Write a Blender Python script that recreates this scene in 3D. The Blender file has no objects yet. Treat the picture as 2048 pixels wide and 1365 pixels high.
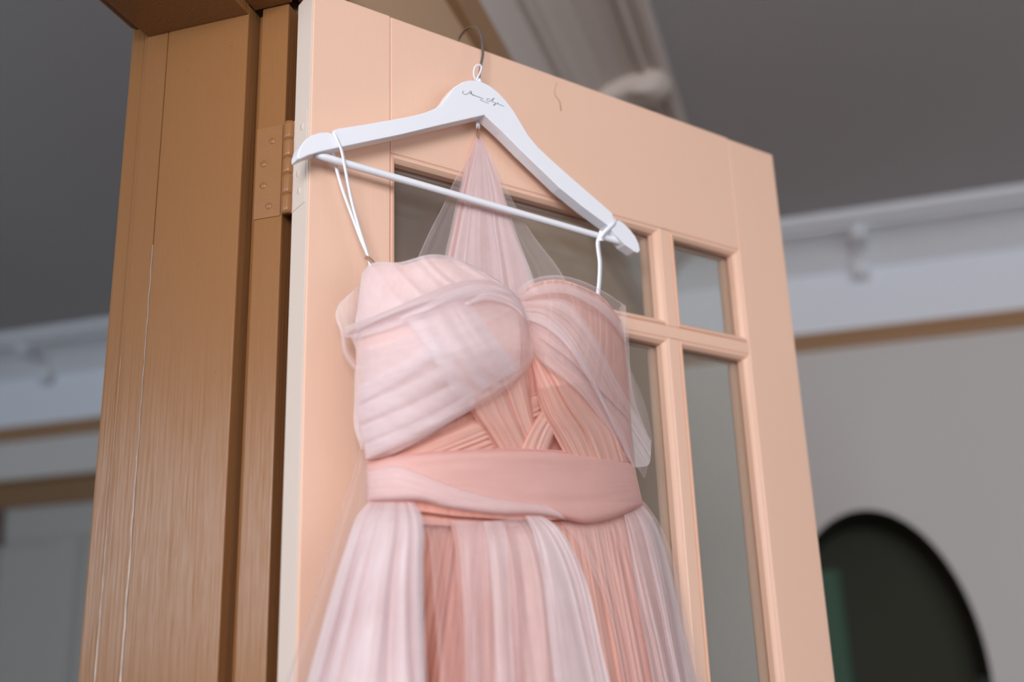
import bpy, bmesh, math, random
import numpy as np
from mathutils import Matrix, Vector

random.seed(7)
SC = bpy.context.scene
COL = SC.collection

# ------------------------------------------------------------------ camera, light, exposure
CH = 1.32                                   # camera height above the floor
FPX = 2131.345                              # focal length in pixels of the 2048 px frame
CAM_R = np.array([[0.9555679916766456, 0.2928672486069056, -0.03344529827170147],
                  [0.11882781618144787, -0.278885932543616, 0.9529441676881316],
                  [-0.26975871326911793, 0.9145771762528839, 0.3012952460505993]])   # right, up, forward
cam_data = bpy.data.cameras.new('camera')
cam = bpy.data.objects.new('camera', cam_data)
COL.objects.link(cam)
cam_data.sensor_width = 36.0
cam_data.lens = 36.0 * FPX / 2048.0
cam_data.clip_start = 0.02
m = Matrix.Identity(4)
for i in range(3):
    m[i][0] = CAM_R[0][i]; m[i][1] = CAM_R[1][i]; m[i][2] = -CAM_R[2][i]
m[2][3] = CH
cam.matrix_world = m
cam_data.dof.use_dof = True
cam_data.dof.focus_distance = 1.14
cam_data.dof.aperture_fstop = 2.0
SC.camera = cam

SC.view_settings.view_transform = 'Standard'
SC.view_settings.look = 'None'
SC.view_settings.gamma = 1.0
SC.view_settings.use_curve_mapping = False
SC.view_settings.exposure = 0.0
SC.cycles.transparent_max_bounces = 24
SC.cycles.max_bounces = 10
SC.cycles.diffuse_bounces = 6

world = bpy.data.worlds.new('daylight')
SC.world = world
world.use_nodes = True
wb_ = world.node_tree.nodes['Background']
wb_.inputs[0].default_value = (0.55, 0.68, 0.9, 1)
wb_.inputs[1].default_value = 0.6

def area(name, loc, direction, sx, sy, power, color):
    d = bpy.data.lights.new(name, 'AREA')
    d.shape = 'RECTANGLE'; d.size = sx; d.size_y = sy; d.energy = power; d.color = color
    o = bpy.data.objects.new(name, d); COL.objects.link(o)
    o.location = loc
    o.rotation_euler = Vector(direction).to_track_quat('-Z', 'Y').to_euler()
    return o

# daylight entering by the windows behind the camera, and by the window of the other room, plus an added side fill
WIN_S = (-0.35, 1.25, 1.35, 2.45)      # near room, wall behind the camera: x0 x1 z0 z1
WIN_SL = (-3.4, -1.9, 1.35, 2.40)   # other room, same wall: x0 x1 z0 z1
FILL_E = (-1.2, 1.2, 0.8, 2.35)      # added opening for a fill lamp, near room side wall: y0 y1 z0 z1
WIN_W = (-1.4, 0.4, 0.7, 2.30)      # other room, far side wall: y0 y1 z0 z1
RX1, RY0, LX0 = 3.0, -2.3, -4.3
def opening_light(axis, pos, sgn, win, power, color):
    c = (win[0]+win[1])/2; z = (win[2]+win[3])/2
    loc = (c, pos, z) if axis == 'y' else (pos, c, z)
    area('window_or_fill_light', loc, (0, sgn, 0) if axis == 'y' else (sgn, 0, 0), win[1]-win[0], win[3]-win[2], power, color)
opening_light('y', RY0-0.02, 1, WIN_S, 100, (0.97, 0.97, 1.0))
opening_light('y', RY0-0.02, 1, WIN_SL, 70, (0.80, 0.90, 1.0))
opening_light('x', RX1+0.02, -1, FILL_E, 19, (0.86, 0.93, 1.0))  # added fill that brightens the right side of the dress
opening_light('x', LX0-0.02, 1, WIN_W, 20, (0.82, 0.91, 1.0))

# ------------------------------------------------------------------ frames of reference
TH = math.radians(37.80512236)              # angle of the open door to the wall
UD = np.array([math.sin(TH), math.cos(TH), 0.0])      # along the door, hinge to lock
ND = np.array([math.cos(TH), -math.sin(TH), 0.0])     # out of the door's visible face
KD, U0 = 0.9094052, 0.4078
ORG = U0*UD - KD*ND                          # hinge-side foot of the door's visible face
DOOR_ROT = math.pi/2 - TH                    # local x = along door, local -y = out of the face

def rays(x, y):
    x = np.asarray(x, float); y = np.asarray(y, float)
    return ((x-1024)/FPX)[..., None]*CAM_R[0] - ((y-682.5)/FPX)[..., None]*CAM_R[1] + CAM_R[2]

def P(x, y, w):
    """photo pixel at distance w in front of the door face -> door-frame coordinates (u, -w, z)"""
    r = rays(x, y); w = np.asarray(w, float)
    t = (w-KD)/(r@ND)
    q = r*t[..., None]
    return np.stack([q@UD-U0, -w*np.ones_like(t), q[..., 2]+CH], -1)

# ------------------------------------------------------------------ helpers
def lin(h):
    h = h.lstrip('#')
    v = [int(h[i:i+2], 16)/255 for i in (0, 2, 4)]
    return tuple(c/12.92 if c <= 0.04045 else ((c+0.055)/1.055)**2.4 for c in v) + (1,)

def tag(o, label, cat, group=None, kind=None):
    o['label'] = label; o['category'] = cat
    if group: o['group'] = group
    if kind: o['kind'] = kind
    return o

def mesh_obj(name, verts, faces, mat, parent=None, smooth=False, uv=None, origin=None):
    me = bpy.data.meshes.new(name)
    v = np.asarray(verts, float)
    if origin is not None: v = v - np.asarray(origin, float)
    me.from_pydata(v.tolist(), [], [tuple(f) for f in faces])
    if uv is not None:
        lay = me.uv_layers.new(name='UVMap')
        idx = np.empty(len(me.loops), dtype=np.int32); me.loops.foreach_get('vertex_index', idx)
        lay.data.foreach_set('uv', np.asarray(uv, np.float32)[idx].ravel())
    if smooth: me.polygons.foreach_set('use_smooth', [True]*len(me.polygons))
    me.materials.append(mat)
    me.update()
    o = bpy.data.objects.new(name, me); COL.objects.link(o)
    if parent is not None: o.parent = parent
    return o

def fix_normals(o):
    bm = bmesh.new(); bm.from_mesh(o.data)
    bmesh.ops.recalc_face_normals(bm, faces=bm.faces); bm.to_mesh(o.data); bm.free()
    return o

def bevel(o, w, seg=2):
    b = o.modifiers.new('bevel', 'BEVEL'); b.width = w; b.segments = seg; b.limit_method = 'ANGLE'
    return o

def boxv(lo, hi):
    x0, y0, z0 = lo; x1, y1, z1 = hi
    v = [(x0,y0,z0),(x1,y0,z0),(x1,y1,z0),(x0,y1,z0),(x0,y0,z1),(x1,y0,z1),(x1,y1,z1),(x0,y1,z1)]
    f = [(0,3,2,1),(4,5,6,7),(0,1,5,4),(1,2,6,5),(2,3,7,6),(3,0,4,7)]
    return v, f

def box(name, lo, hi, mat, parent=None, bev=0, origin=None):
    v, f = boxv(lo, hi)
    o = mesh_obj(name, v, f, mat, parent, origin=origin)
    if bev: bevel(o, bev)
    return o

def boxes(name, lst, mat, parent=None):
    V, F = [], []
    for lo, hi in lst:
        v, f = boxv(lo, hi); n = len(V); V += v; F += [tuple(i+n for i in q) for q in f]
    return mesh_obj(name, V, F, mat, parent)

def sweep(name, prof, path_fn, n, mat, parent=None, smooth=False):
    """closed profile swept through n stations; path_fn(k, a, b) -> point"""
    V, F = [], []; m_ = len(prof)
    for k in range(n):
        for a, b in prof: V.append(path_fn(k, a, b))
    for k in range(n-1):
        for i in range(m_):
            j = (i+1) % m_
            F.append((k*m_+i, k*m_+j, (k+1)*m_+j, (k+1)*m_+i))
    F.append(tuple(range(m_-1, -1, -1))); F.append(tuple((n-1)*m_+i for i in range(m_)))
    return fix_normals(mesh_obj(name, V, F, mat, parent, smooth=smooth))

def tube_verts(pts, r, n=10, closed=False):
    pts = np.asarray(pts, float); N = len(pts)
    rr = np.ones(N)*r if np.isscalar(r) else np.asarray(r)
    tan = np.gradient(pts, axis=0); tan /= np.linalg.norm(tan, axis=1)[:, None]+1e-12
    up = np.array([0.31, 0.17, 0.93]); V = []; F = []
    nrm = np.cross(tan[0], up); nrm /= np.linalg.norm(nrm)
    for i in range(N):
        nrm = nrm - tan[i]*(nrm@tan[i]); nrm /= np.linalg.norm(nrm)+1e-12
        bi = np.cross(tan[i], nrm)
        for k in range(n):
            a = 2*math.pi*k/n
            V.append(pts[i]+rr[i]*(math.cos(a)*nrm+math.sin(a)*bi))
    for i in range(N-1):
        for k in range(n):
            j = (k+1) % n
            F.append((i*n+k, i*n+j, (i+1)*n+j, (i+1)*n+k))
    F.append(tuple(range(n-1, -1, -1))); F.append(tuple((N-1)*n+k for k in range(n)))
    return V, F

def tube(name, pts, r, mat, parent=None, n=10, origin=None):
    V, F = tube_verts(pts, r, n)
    return fix_normals(mesh_obj(name, V, F, mat, parent, smooth=True, origin=origin))

def catmull(pts, n):
    """resample a polyline (N,d) smoothly by chord length to n points"""
    p = np.asarray(pts, float)
    if len(p) == 2:
        t = np.linspace(0, 1, n)[:, None]; return p[0]*(1-t)+p[1]*t
    d = np.concatenate([[0], np.cumsum(np.linalg.norm(np.diff(p[:, :2], axis=0), axis=1)+1e-9)])
    tt = np.linspace(0, d[-1], n)
    mt = np.empty_like(p)
    mt[1:-1] = (p[2:]-p[:-2])/(d[2:]-d[:-2])[:, None]
    mt[0] = (p[1]-p[0])/(d[1]-d[0]); mt[-1] = (p[-1]-p[-2])/(d[-1]-d[-2])
    k = np.clip(np.searchsorted(d, tt, side='right')-1, 0, len(p)-2)
    h = (d[k+1]-d[k]); s = (tt-d[k])/h; s = s[:, None]; h = h[:, None]
    return ((2*s**3-3*s**2+1)*p[k] + (s**3-2*s**2+s)*h*mt[k] + (-2*s**3+3*s**2)*p[k+1] + (s**3-s**2)*h*mt[k+1])

# ------------------------------------------------------------------ materials
def new_mat(name):
    mt = bpy.data.materials.new(name); mt.use_nodes = True
    nt = mt.node_tree; nt.nodes.clear()
    out = nt.nodes.new('ShaderNodeOutputMaterial')
    return mt, nt, out

def N(nt, t, **kw):
    n = nt.nodes.new(t)
    for k, v in kw.items():
        if k.startswith('i_'): n.inputs[int(k[2:])].default_value = v
        else: setattr(n, k, v)
    return n

def paint(name, col, rough=0.5, var=0.06, scale=(3, 3, 3), bump=0.0, bscale=(200, 200, 6), bdist=0.0006, spec=0.4, col2=None):
    mt, nt, out = new_mat(name)
    b = N(nt, 'ShaderNodeBsdfPrincipled'); L = nt.links.new
    tc = N(nt, 'ShaderNodeTexCoord')
    mp = N(nt, 'ShaderNodeMapping'); mp.inputs['Scale'].default_value = scale
    L(tc.outputs['Object'], mp.inputs[0])
    ns = N(nt, 'ShaderNodeTexNoise'); ns.inputs['Scale'].default_value = 1.0; ns.inputs['Detail'].default_value = 4
    L(mp.outputs[0], ns.inputs['Vector'])
    mx = N(nt, 'ShaderNodeMix', data_type='RGBA')
    c = lin(col)
    c2 = lin(col2) if col2 else tuple(x*(1-var) for x in c[:3])+(1,)
    mx.inputs[6].default_value = c if col2 else tuple(min(1, x*(1+var)) for x in c[:3])+(1,)
    mx.inputs[7].default_value = c2
    L(ns.outputs[0], mx.inputs[0]); L(mx.outputs[2], b.inputs['Base Color'])
    b.inputs['Roughness'].default_value = rough
    b.inputs['Specular IOR Level'].default_value = spec
    if bump:
        mp2 = N(nt, 'ShaderNodeMapping'); mp2.inputs['Scale'].default_value = bscale
        L(tc.outputs['Object'], mp2.inputs[0])
        n2 = N(nt, 'ShaderNodeTexNoise'); n2.inputs['Scale'].default_value = 1.0; n2.inputs['Detail'].default_value = 3
        L(mp2.outputs[0], n2.inputs['Vector'])
        bp = N(nt, 'ShaderNodeBump'); bp.inputs['Strength'].default_value = bump; bp.inputs['Distance'].default_value = bdist
        L(n2.outputs[0], bp.inputs['Height']); L(bp.outputs[0], b.inputs['Normal'])
    L(b.outputs[0], out.inputs[0])
    return mt

M = {}
M['door'] = paint('peach_gloss_paint', '#E5BDA5', 0.42, 0.03, (4, 4, 1.2), 0.35, (260, 260, 7), 0.0004)
M['door_edge'] = paint('pale_beige_paint', '#D8C7BA', 0.5, 0.03, (9, 9, 3), 0.4, (120, 120, 30), 0.0004)
M['frame'] = paint('tan_gloss_paint', '#8A5F3A', 0.26, 0.05, (6, 6, 1.5), 0.75, (330, 330, 5), 0.0010, 0.22)
M['rail'] = paint('brown_rail_paint', '#A98462', 0.45, 0.05)
M['dark_head'] = paint('dark_brown_paint', '#8A6A4C', 0.5, 0.06)
M['wall'] = paint('stone_wall_paint', '#D2D0CE', 0.85, 0.03, (1.5, 1.5, 1.5), 0.15, (60, 60, 60), 0.0008, 0.2)
M['wall_tan'] = paint('tan_wall_paint', '#C9A686', 0.85, 0.03, (1.5, 1.5, 1.5), 0.15, (60, 60, 60), 0.0008, 0.2)
M['frieze_shaded'] = paint('shaded_frieze_paint', '#CDC2BB', 0.8, 0.02, (1.5, 1.5, 1.5), 0, spec=0.2)  # same frieze, with the doorway wall's dim warm light put into the colour
M['frieze'] = paint('white_frieze_paint', '#EBF1FA', 0.8, 0.02, (1.5, 1.5, 1.5), 0, spec=0.2)
M['ceiling'] = paint('grey_ceiling_paint', '#B2B0B2', 0.9, 0.04, (1.2, 1.2, 1.2), 0, spec=0.1)
M['plaster'] = paint('white_plaster', '#DFE2E8', 0.75, 0.04, (8, 8, 8), 0.2, (40, 40, 40), 0.002, 0.2)
M['plaster_shaded'] = paint('shaded_plaster', '#C6B9B1', 0.75, 0.04, (8, 8, 8), 0.2, (40, 40, 40), 0.002, 0.2)  # same plaster, tinted darker for the dim warm bounce on the doorway wall
M['floor'] = paint('brown_floorboard', '#2A2018', 0.5, 0.12, (3, 14, 3), 0)
M['white_door'] = paint('grey_white_door_paint', '#B0AEAA', 0.45, 0.03)
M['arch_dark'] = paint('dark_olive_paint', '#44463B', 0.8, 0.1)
M['arch_side_lit'] = paint('arch_side_lit_blue', '#93B4C0', 0.7, 0.08)  # bluish light on the niche's right reveal is put into this colour
M['arch_green'] = paint('deep_green_paint', '#4F6E5B', 0.7, 0.1)
M['red_wood'] = paint('dark_red_wood', '#6E4840', 0.5, 0.15, (30, 30, 12))
M['pale_mark'] = paint('pale_mark', '#A89A94', 0.6)
M['crack'] = paint('pale_paint_edge', '#C8BAB0', 0.5)
M['scratch'] = paint('scratch_brown', '#A8704F', 0.7)
M['hanger'] = paint('white_lacquer', '#E9EAF0', 0.28, 0.01, (8, 8, 8), 0, spec=0.5)
M['ink'] = paint('grey_ink', '#4A4C55', 0.6)
M['ribbon'] = paint('white_satin', '#F0F0F5', 0.35, 0.02, (60, 60, 60), 0.2, (500, 500, 500), 0.0002)
M['screw'] = paint('painted_screw', '#8E623C', 0.33, 0.06, (60, 60, 60), 0.3, (400, 400, 400), 0.0006)
M['thread'] = paint('brown_thread', '#A67C66', 0.8)

mt, nt, out = new_mat('chrome_wire')
b = N(nt, 'ShaderNodeBsdfPrincipled'); b.inputs['Base Color'].default_value = lin('#C9C9CC')
b.inputs['Metallic'].default_value = 1; b.inputs['Roughness'].default_value = 0.16
nz = N(nt, 'ShaderNodeTexNoise'); nz.inputs['Scale'].default_value = 400
bp = N(nt, 'ShaderNodeBump'); bp.inputs['Strength'].default_value = 0.05; nt.links.new(nz.outputs[0], bp.inputs['Height']); nt.links.new(bp.outputs[0], b.inputs['Normal'])
nt.links.new(b.outputs[0], out.inputs[0]); M['chrome'] = mt

mt, nt, out = new_mat('old_window_glass')
tr = N(nt, 'ShaderNodeBsdfTransparent'); tr.inputs[0].default_value = (0.93, 0.94, 0.92, 1)
gl = N(nt, 'ShaderNodeBsdfGlossy'); gl.inputs['Roughness'].default_value = 0.02
mx = N(nt, 'ShaderNodeMixShader'); mx.inputs[0].default_value = 0.045
nz = N(nt, 'ShaderNodeTexNoise'); nz.inputs['Scale'].default_value = 9
bp = N(nt, 'ShaderNodeBump'); bp.inputs['Strength'].default_value = 0.05; bp.inputs['Distance'].default_value = 0.01
nt.links.new(nz.outputs[0], bp.inputs['Height']); nt.links.new(bp.outputs[0], gl.inputs['Normal'])
du = N(nt, 'ShaderNodeBsdfDiffuse'); du.inputs[0].default_value = (0.8, 0.8, 0.78, 1)     # thin whitish diffuse layer on the old glass
md = N(nt, 'ShaderNodeMixShader'); md.inputs[0].default_value = 0.05
nt.links.new(tr.outputs[0], md.inputs[1]); nt.links.new(du.outputs[0], md.inputs[2])
nt.links.new(md.outputs[0], mx.inputs[1]); nt.links.new(gl.outputs[0], mx.inputs[2])
nt.links.new(mx.outputs[0], out.inputs[0]); M['glass'] = mt

def tulle(name, col, dens, var=0.12, streak=40, transl=0.35, col2=None):
    """net fabric: density of the net modulated by fine gathers running along v"""
    mt, nt, out = new_mat(name); L = nt.links.new
    uvn = N(nt, 'ShaderNodeUVMap'); uvn.uv_map = 'UVMap'
    mp = N(nt, 'ShaderNodeMapping'); mp.inputs['Scale'].default_value = (streak, 2.2, 1); L(uvn.outputs[0], mp.inputs[0])
    ns = N(nt, 'ShaderNodeTexNoise'); ns.inputs['Scale'].default_value = 1; ns.inputs['Detail'].default_value = 3; L(mp.outputs[0], ns.inputs['Vector'])
    tc = N(nt, 'ShaderNodeTexCoord')
    wv = N(nt, 'ShaderNodeTexNoise'); wv.inputs['Scale'].default_value = 26; wv.inputs['Detail'].default_value = 5; L(tc.outputs['Object'], wv.inputs['Vector'])
    a1 = N(nt, 'ShaderNodeMath', operation='ADD'); L(ns.outputs[0], a1.inputs[0]); L(wv.outputs[0], a1.inputs[1])
    mr = N(nt, 'ShaderNodeMapRange'); mr.inputs[1].default_value = 0.6; mr.inputs[2].default_value = 1.4
    mr.inputs[3].default_value = max(0, dens-var); mr.inputs[4].default_value = min(1, dens+var); L(a1.outputs[0], mr.inputs[0])
    mxc = N(nt, 'ShaderNodeMix', data_type='RGBA'); c = lin(col)
    mxc.inputs[6].default_value = lin(col2) if col2 else tuple(x*0.93 for x in c[:3])+(1,)
    mxc.inputs[7].default_value = c; L(ns.outputs[0], mxc.inputs[0])
    df = N(nt, 'ShaderNodeBsdfDiffuse'); L(mxc.outputs[2], df.inputs[0])
    tl = N(nt, 'ShaderNodeBsdfTranslucent'); L(mxc.outputs[2], tl.inputs[0])
    m1 = N(nt, 'ShaderNodeMixShader'); m1.inputs[0].default_value = transl; L(df.outputs[0], m1.inputs[1]); L(tl.outputs[0], m1.inputs[2])
    if dens >= 1:
        L(m1.outputs[0], out.inputs[0]); return mt
    tr = N(nt, 'ShaderNodeBsdfTransparent')
    m2 = N(nt, 'ShaderNodeMixShader'); L(mr.outputs[0], m2.inputs[0]); L(tr.outputs[0], m2.inputs[1]); L(m1.outputs[0], m2.inputs[2])
    L(m2.outputs[0], out.inputs[0])
    return mt

M['lining'] = tulle('blush_lining', '#E0AC9C', 1.0, 0, 40, 0.15, '#D9A090')
M['cup_lining'] = tulle('pale_blush_lining', '#EFC5BA', 1.0, 0, 40, 0.15, '#E8B5A7')
M['pleat'] = tulle('salmon_pleated_net', '#F2C9BC', 0.9, 0.06, 16, 0.25, '#EBB5A5')
M['net_dense'] = tulle('pale_pink_net_dense', '#F9EFF1', 0.62, 0.10, 9, 0.3)
M['net_mid'] = tulle('pale_pink_net', '#FAF0F2', 0.40, 0.08, 9, 0.3)
M['net_sheer'] = tulle('sheer_pink_net', '#F8E8E8', 0.24, 0.05, 8)
M['net_veil'] = tulle('sheer_veil_net', '#F0DEDC', 0.28, 0.03, 6)
M['sash'] = tulle('pink_sash_net', '#F0C6BE', 0.88, 0.06, 4, 0.25, '#ECBBB2')

# ------------------------------------------------------------------ the rooms
XW, XL = -0.507, -0.690            # faces of the wall between the rooms (right room / left room)
YB = 3.75                          # back wall
ZC = CH+1.478                      # ceiling
ZR0, ZR1 = CH+1.058, CH+1.121      # picture rail
YJ = 0.9045                        # rebate of the far jamb
OY0 = 0.10                         # near jamb
ZH = CH+0.722                      # head of the opening

tag(box('floor', (LX0-0.2, RY0-0.2, -0.1), (RX1+0.2, YB+0.8, 0), M['floor']), 'brown boarded floor below the open glazed door', 'floor', kind='structure')
tag(box('ceiling', (LX0-0.2, RY0-0.2, ZC), (RX1+0.2, YB+0.6, ZC+0.1), M['ceiling']), 'plain grey ceiling above the door and back wall', 'ceiling', kind='structure')

# back wall with the arched niche
AX, AZ, AA, AB = 0.09, CH-0.05, 0.317, 0.545
def back_wall():
    zs = [0, ZR0, ZC]
    mid = ZR0+0.03
    V, F, FM = [], [], []
    def quad(a, b, c, d, mi):
        n = len(V); V.extend([a, b, c, d]); F.append((n, n+1, n+2, n+3)); FM.append(mi)
    def rect(x0, x1, z0, z1, mi):
        quad((x0, YB, z0), (x1, YB, z0), (x1, YB, z1), (x0, YB, z1), mi)
    rect(LX0, AX-AA, 0, mid, 0); rect(AX+AA, RX1, 0, mid, 0); rect(LX0, RX1, mid, ZC, 1)
    n = 40; D = 0.45
    pts = [(AX-AA*math.cos(math.pi*k/n), AZ+AB*math.sin(math.pi*k/n)) for k in range(n+1)]
    for (x0, z0), (x1, z1) in zip(pts[:-1], pts[1:]):
        quad((x0, YB, z0), (x1, YB, z1), (x1, YB, mid), (x0, YB, mid), 0)
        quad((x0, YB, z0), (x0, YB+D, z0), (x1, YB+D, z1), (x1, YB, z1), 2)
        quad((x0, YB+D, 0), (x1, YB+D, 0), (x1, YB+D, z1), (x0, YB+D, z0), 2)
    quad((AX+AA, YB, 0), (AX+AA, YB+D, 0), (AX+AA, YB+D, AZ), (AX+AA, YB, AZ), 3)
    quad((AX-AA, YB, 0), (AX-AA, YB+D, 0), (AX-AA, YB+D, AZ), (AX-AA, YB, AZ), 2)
    o = mesh_obj('wall_back', V, F, M['wall'])
    for k in ('frieze', 'arch_dark', 'arch_side_lit'): o.data.materials.append(M[k])
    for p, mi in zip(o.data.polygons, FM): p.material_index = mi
    return o
wb = tag(back_wall(), 'grey back wall with white frieze and dark arched niche', 'wall', kind='structure')
# a narrow green board standing inside the niche
prof = [(0, 0), (0.085, 0), (0.085, 0.02), (0.07, 0.035), (0.015, 0.035), (0, 0.02)]
sweep('niche_board', prof, lambda k, a, b: (-0.105+a*1.15, YB+0.36-b, [0.0, CH+0.33][k]), 2, M['arch_green'], wb)

# wall between the rooms, pierced by the doorway
wd = boxes('wall_doorway', [((XL, YJ+0.03, 0), (XW, YB, ZR0+0.03)),
                            ((XL, RY0, 0), (XW, OY0-0.03, ZR0+0.03)),
                            ((XL, OY0-0.03, ZH+0.03), (XW, YJ+0.03, ZR0+0.03))], M['wall_tan'])
tag(wd, 'pale wall around the doorway, running back behind the open door', 'wall', kind='structure')
fz = box('frieze', (XL, RY0, ZR0+0.03), (XW, YB, ZC), M['frieze_shaded'], wd)

# walls out of view, each with its openings; the right wall's is added
def wall_with_openings(name, axis, pos, a0, a1, wins, th, label):
    lst = []
    def add(a, b_, c, d):
        p, q = ((a, pos, c), (b_, pos+th, d)) if axis == 'y' else ((pos, a, c), (pos+th, b_, d))
        lst.append((tuple(min(s_, t_) for s_, t_ in zip(p, q)), tuple(max(s_, t_) for s_, t_ in zip(p, q))))
    cur = a0
    for w0, w1, z0, z1 in sorted(wins):
        add(cur, w0, 0, ZC); add(w0, w1, 0, z0); add(w0, w1, z1, ZC); cur = w1
    add(cur, a1, 0, ZC)
    return tag(boxes(name, lst, M['wall']), label, 'wall', kind='structure')
wall_with_openings('wall_front', 'y', RY0, LX0, RX1, [WIN_S, WIN_SL], -0.12, 'wall behind the camera with two wide window openings')
wall_with_openings('wall_right', 'x', RX1, RY0, YB, [FILL_E], 0.12, 'side wall of the near room with an added opening for fill light')
wall_with_openings('wall_left', 'x', LX0, RY0, YB, [WIN_W], -0.12, 'side wall of the other room with a window opening')

# picture rails
rail_prof = [(0, 0), (0.016, 0.004), (0.02, 0.018), (0.014, 0.034), (0.024, 0.046), (0.028, 0.058), (0.02, 0.063), (0, 0.063)]
def rail(name, p0, p1, out, label, mat='rail'):
    p0 = np.array(p0); p1 = np.array(p1); out = np.array(out)
    o = sweep(name, rail_prof, lambda k, a, b: tuple((p0, p1)[k]+out*a+np.array([0, 0, b])), 2, M[mat])
    return tag(o, label, 'picture rail', kind='structure')
rail('trim_2', (XW, YB, ZR0), (RX1, YB, ZR0), (0, -1, 0), 'brown picture rail on the back wall above the arched niche')
rail('trim_3', (LX0, YB, ZR0), (XL, YB, ZR0), (0, -1, 0), 'brown picture rail on the back wall above the white panelled door')
rail('trim_4', (XW, RY0, ZR0), (XW, YB, ZR0), (1, 0, 0), 'brown picture rail on the doorway wall, seen above the open door')
rail('trim_5', (XL, RY0, ZR0), (XL, YB, ZR0), (-1, 0, 0), 'brown picture rail on the far side of the doorway wall')

# cornices
corn = [(0, -0.135), (0.018, -0.135), (0.022, -0.118), (0.034, -0.112), (0.05, -0.09), (0.085, -0.062), (0.13, -0.047), (0.172, -0.042),
        (0.176, -0.050), (0.186, -0.050), (0.19, -0.036), (0.202, -0.034), (0.212, -0.040), (0.228, -0.038), (0.24, -0.026), (0.243, -0.012), (0.238, 0), (0, 0)]
def cornice(name, p0, p1, out, m0, m1, along, label, mat='plaster'):
    """m0/m1: +1 / -1 mitre the ends (inside corners)"""
    p0 = np.array(p0, float); p1 = np.array(p1, float); out = np.array(out, float); al = np.array(along, float)
    def f(k, a, b):
        base = (p0+al*a*m0, p1-al*a*m1)[k]
        return tuple(base+out*a+np.array([0, 0, b]))
    o = sweep(name, corn, f, 2, M[mat])
    return tag(o, label, 'cornice', kind='structure')
c1 = cornice('trim_6', (XW, YB, ZC), (RX1, YB, ZC), (0, -1, 0), 1, 1, (1, 0, 0), 'white plaster cornice at the top of the back wall right of the door')
c2 = cornice('trim_7', (LX0, YB, ZC), (XL, YB, ZC), (0, -1, 0), 1, 1, (1, 0, 0), 'white plaster cornice at the top of the back wall left of the frame')
c3 = cornice('trim_8', (XW, RY0, ZC), (XW, YB, ZC), (1, 0, 0), 1, 1, (0, 1, 0), 'pale plaster cornice on the doorway wall above the open door', 'plaster_shaded')
c4 = cornice('trim_9', (XL, RY0, ZC), (XL, YB, ZC), (-1, 0, 0), 1, 1, (0, 1, 0), 'white plaster cornice on the far side of the doorway wall')

def corbel(parent, base, out, al, width=0.05, mat='plaster'):
    """scrolled plaster bracket under a cornice: leaf body, lower scroll, upper roll"""
    out = np.array(out, float); al = np.array(al, float); base = np.array(base, float)
    n = 22
    # outline in (projection, drop)
    prof = [(0.0, -0.17), (0.02, -0.185), (0.045, -0.175), (0.055, -0.15), (0.045, -0.128), (0.06, -0.11), (0.095, -0.095),
            (0.135, -0.09), (0.165, -0.095), (0.195, -0.085), (0.21, -0.06), (0.205, -0.035), (0.0, -0.03)]
    pr = catmull(np.array(prof), 40)
    st = np.linspace(-1, 1, 9)
    V, F = [], []
    for s in st:
        k = 0.80+0.20*math.sqrt(max(0, 1-abs(s)**2.5))
        rib = 0.012*math.cos(s*math.pi*2.5)
        for a, b in pr:
            V.append(tuple(base+al*s*width/2+out*(a*k+max(0, a)*rib*2)+np.array([0, 0, b*(0.86+0.14*k)])))
    m_ = len(pr)
    for i in range(len(st)-1):
        for j in range(m_):
            j2 = (j+1) % m_
            F.append((i*m_+j, i*m_+j2, (i+1)*m_+j2, (i+1)*m_+j))
    F.append(tuple(range(m_-1, -1, -1))); F.append(tuple((len(st)-1)*m_+i for i in range(m_)))
    return fix_normals(mesh_obj('corbel', V, F, M[mat], parent, smooth=True))
corbel(c1, (0.19, YB, ZC), (0, -1, 0), (1, 0, 0), 0.06)
corbel(c2, (-3.24, YB, ZC), (0, -1, 0), (1, 0, 0), 0.06)
corbel(c3, (XW, 2.40, ZC), (1.14, 0, 0), (0, 1, 0), 0.10, 'plaster_shaded')

# ------------------------------------------------------------------ white panelled door and its head in the other room
d2 = bpy.data.objects.new('door_2', None); COL.objects.link(d2); d2.location = (-3.5, YB, 0)
tag(d2, 'grey-white panelled door under the brown head on the back wall', 'door', kind='structure')
def d2box(name, lo, hi, mat, bev=0.004): return box(name, lo, hi, mat, d2, bev, origin=(-3.5, YB, 0))
dx0, dx1, dzt = -3.52, -2.55, CH+0.757
d2box('stile', (dx0, YB-0.030, 0), (dx0+0.12, YB-0.003, dzt), M['white_door'])
d2box('stile', (dx1-0.12, YB-0.030, 0), (dx1, YB-0.003, dzt), M['white_door'])
d2box('mullion', (-3.09, YB-0.030, 0.2), (-2.99, YB-0.003, dzt-0.14), M['white_door'])
d2box('rail', (dx0+0.12, YB-0.030, dzt-0.14), (dx1-0.12, YB-0.003, dzt), M['white_door'])
d2box('rail', (dx0+0.12, YB-0.030, 0.0), (dx1-0.12, YB-0.003, 0.2), M['white_door'])
for a, b_ in ((dx0+0.12, -3.09), (-2.99, dx1-0.12)):
    d2box('panel', (a, YB-0.018, 0.2), (b_, YB-0.003, dzt-0.14), M['white_door'])
    for lo, hi in (((a, YB-0.026, 0.2), (a+0.018, YB-0.018, dzt-0.14)), ((b_-0.018, YB-0.026, 0.2), (b_, YB-0.018, dzt-0.14)),
                   ((a+0.018, YB-0.026, dzt-0.158), (b_-0.018, YB-0.018, dzt-0.14))):
        d2box('moulding', lo, hi, M['white_door'], 0.003)
hd = tag(box('trim_10', (dx0-0.13, YB-0.045, dzt), (dx1+0.13, YB, CH+0.862), M['dark_head'], bev=0.006), 'dark brown door head above the grey-white panelled door', 'door head', kind='structure')
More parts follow.
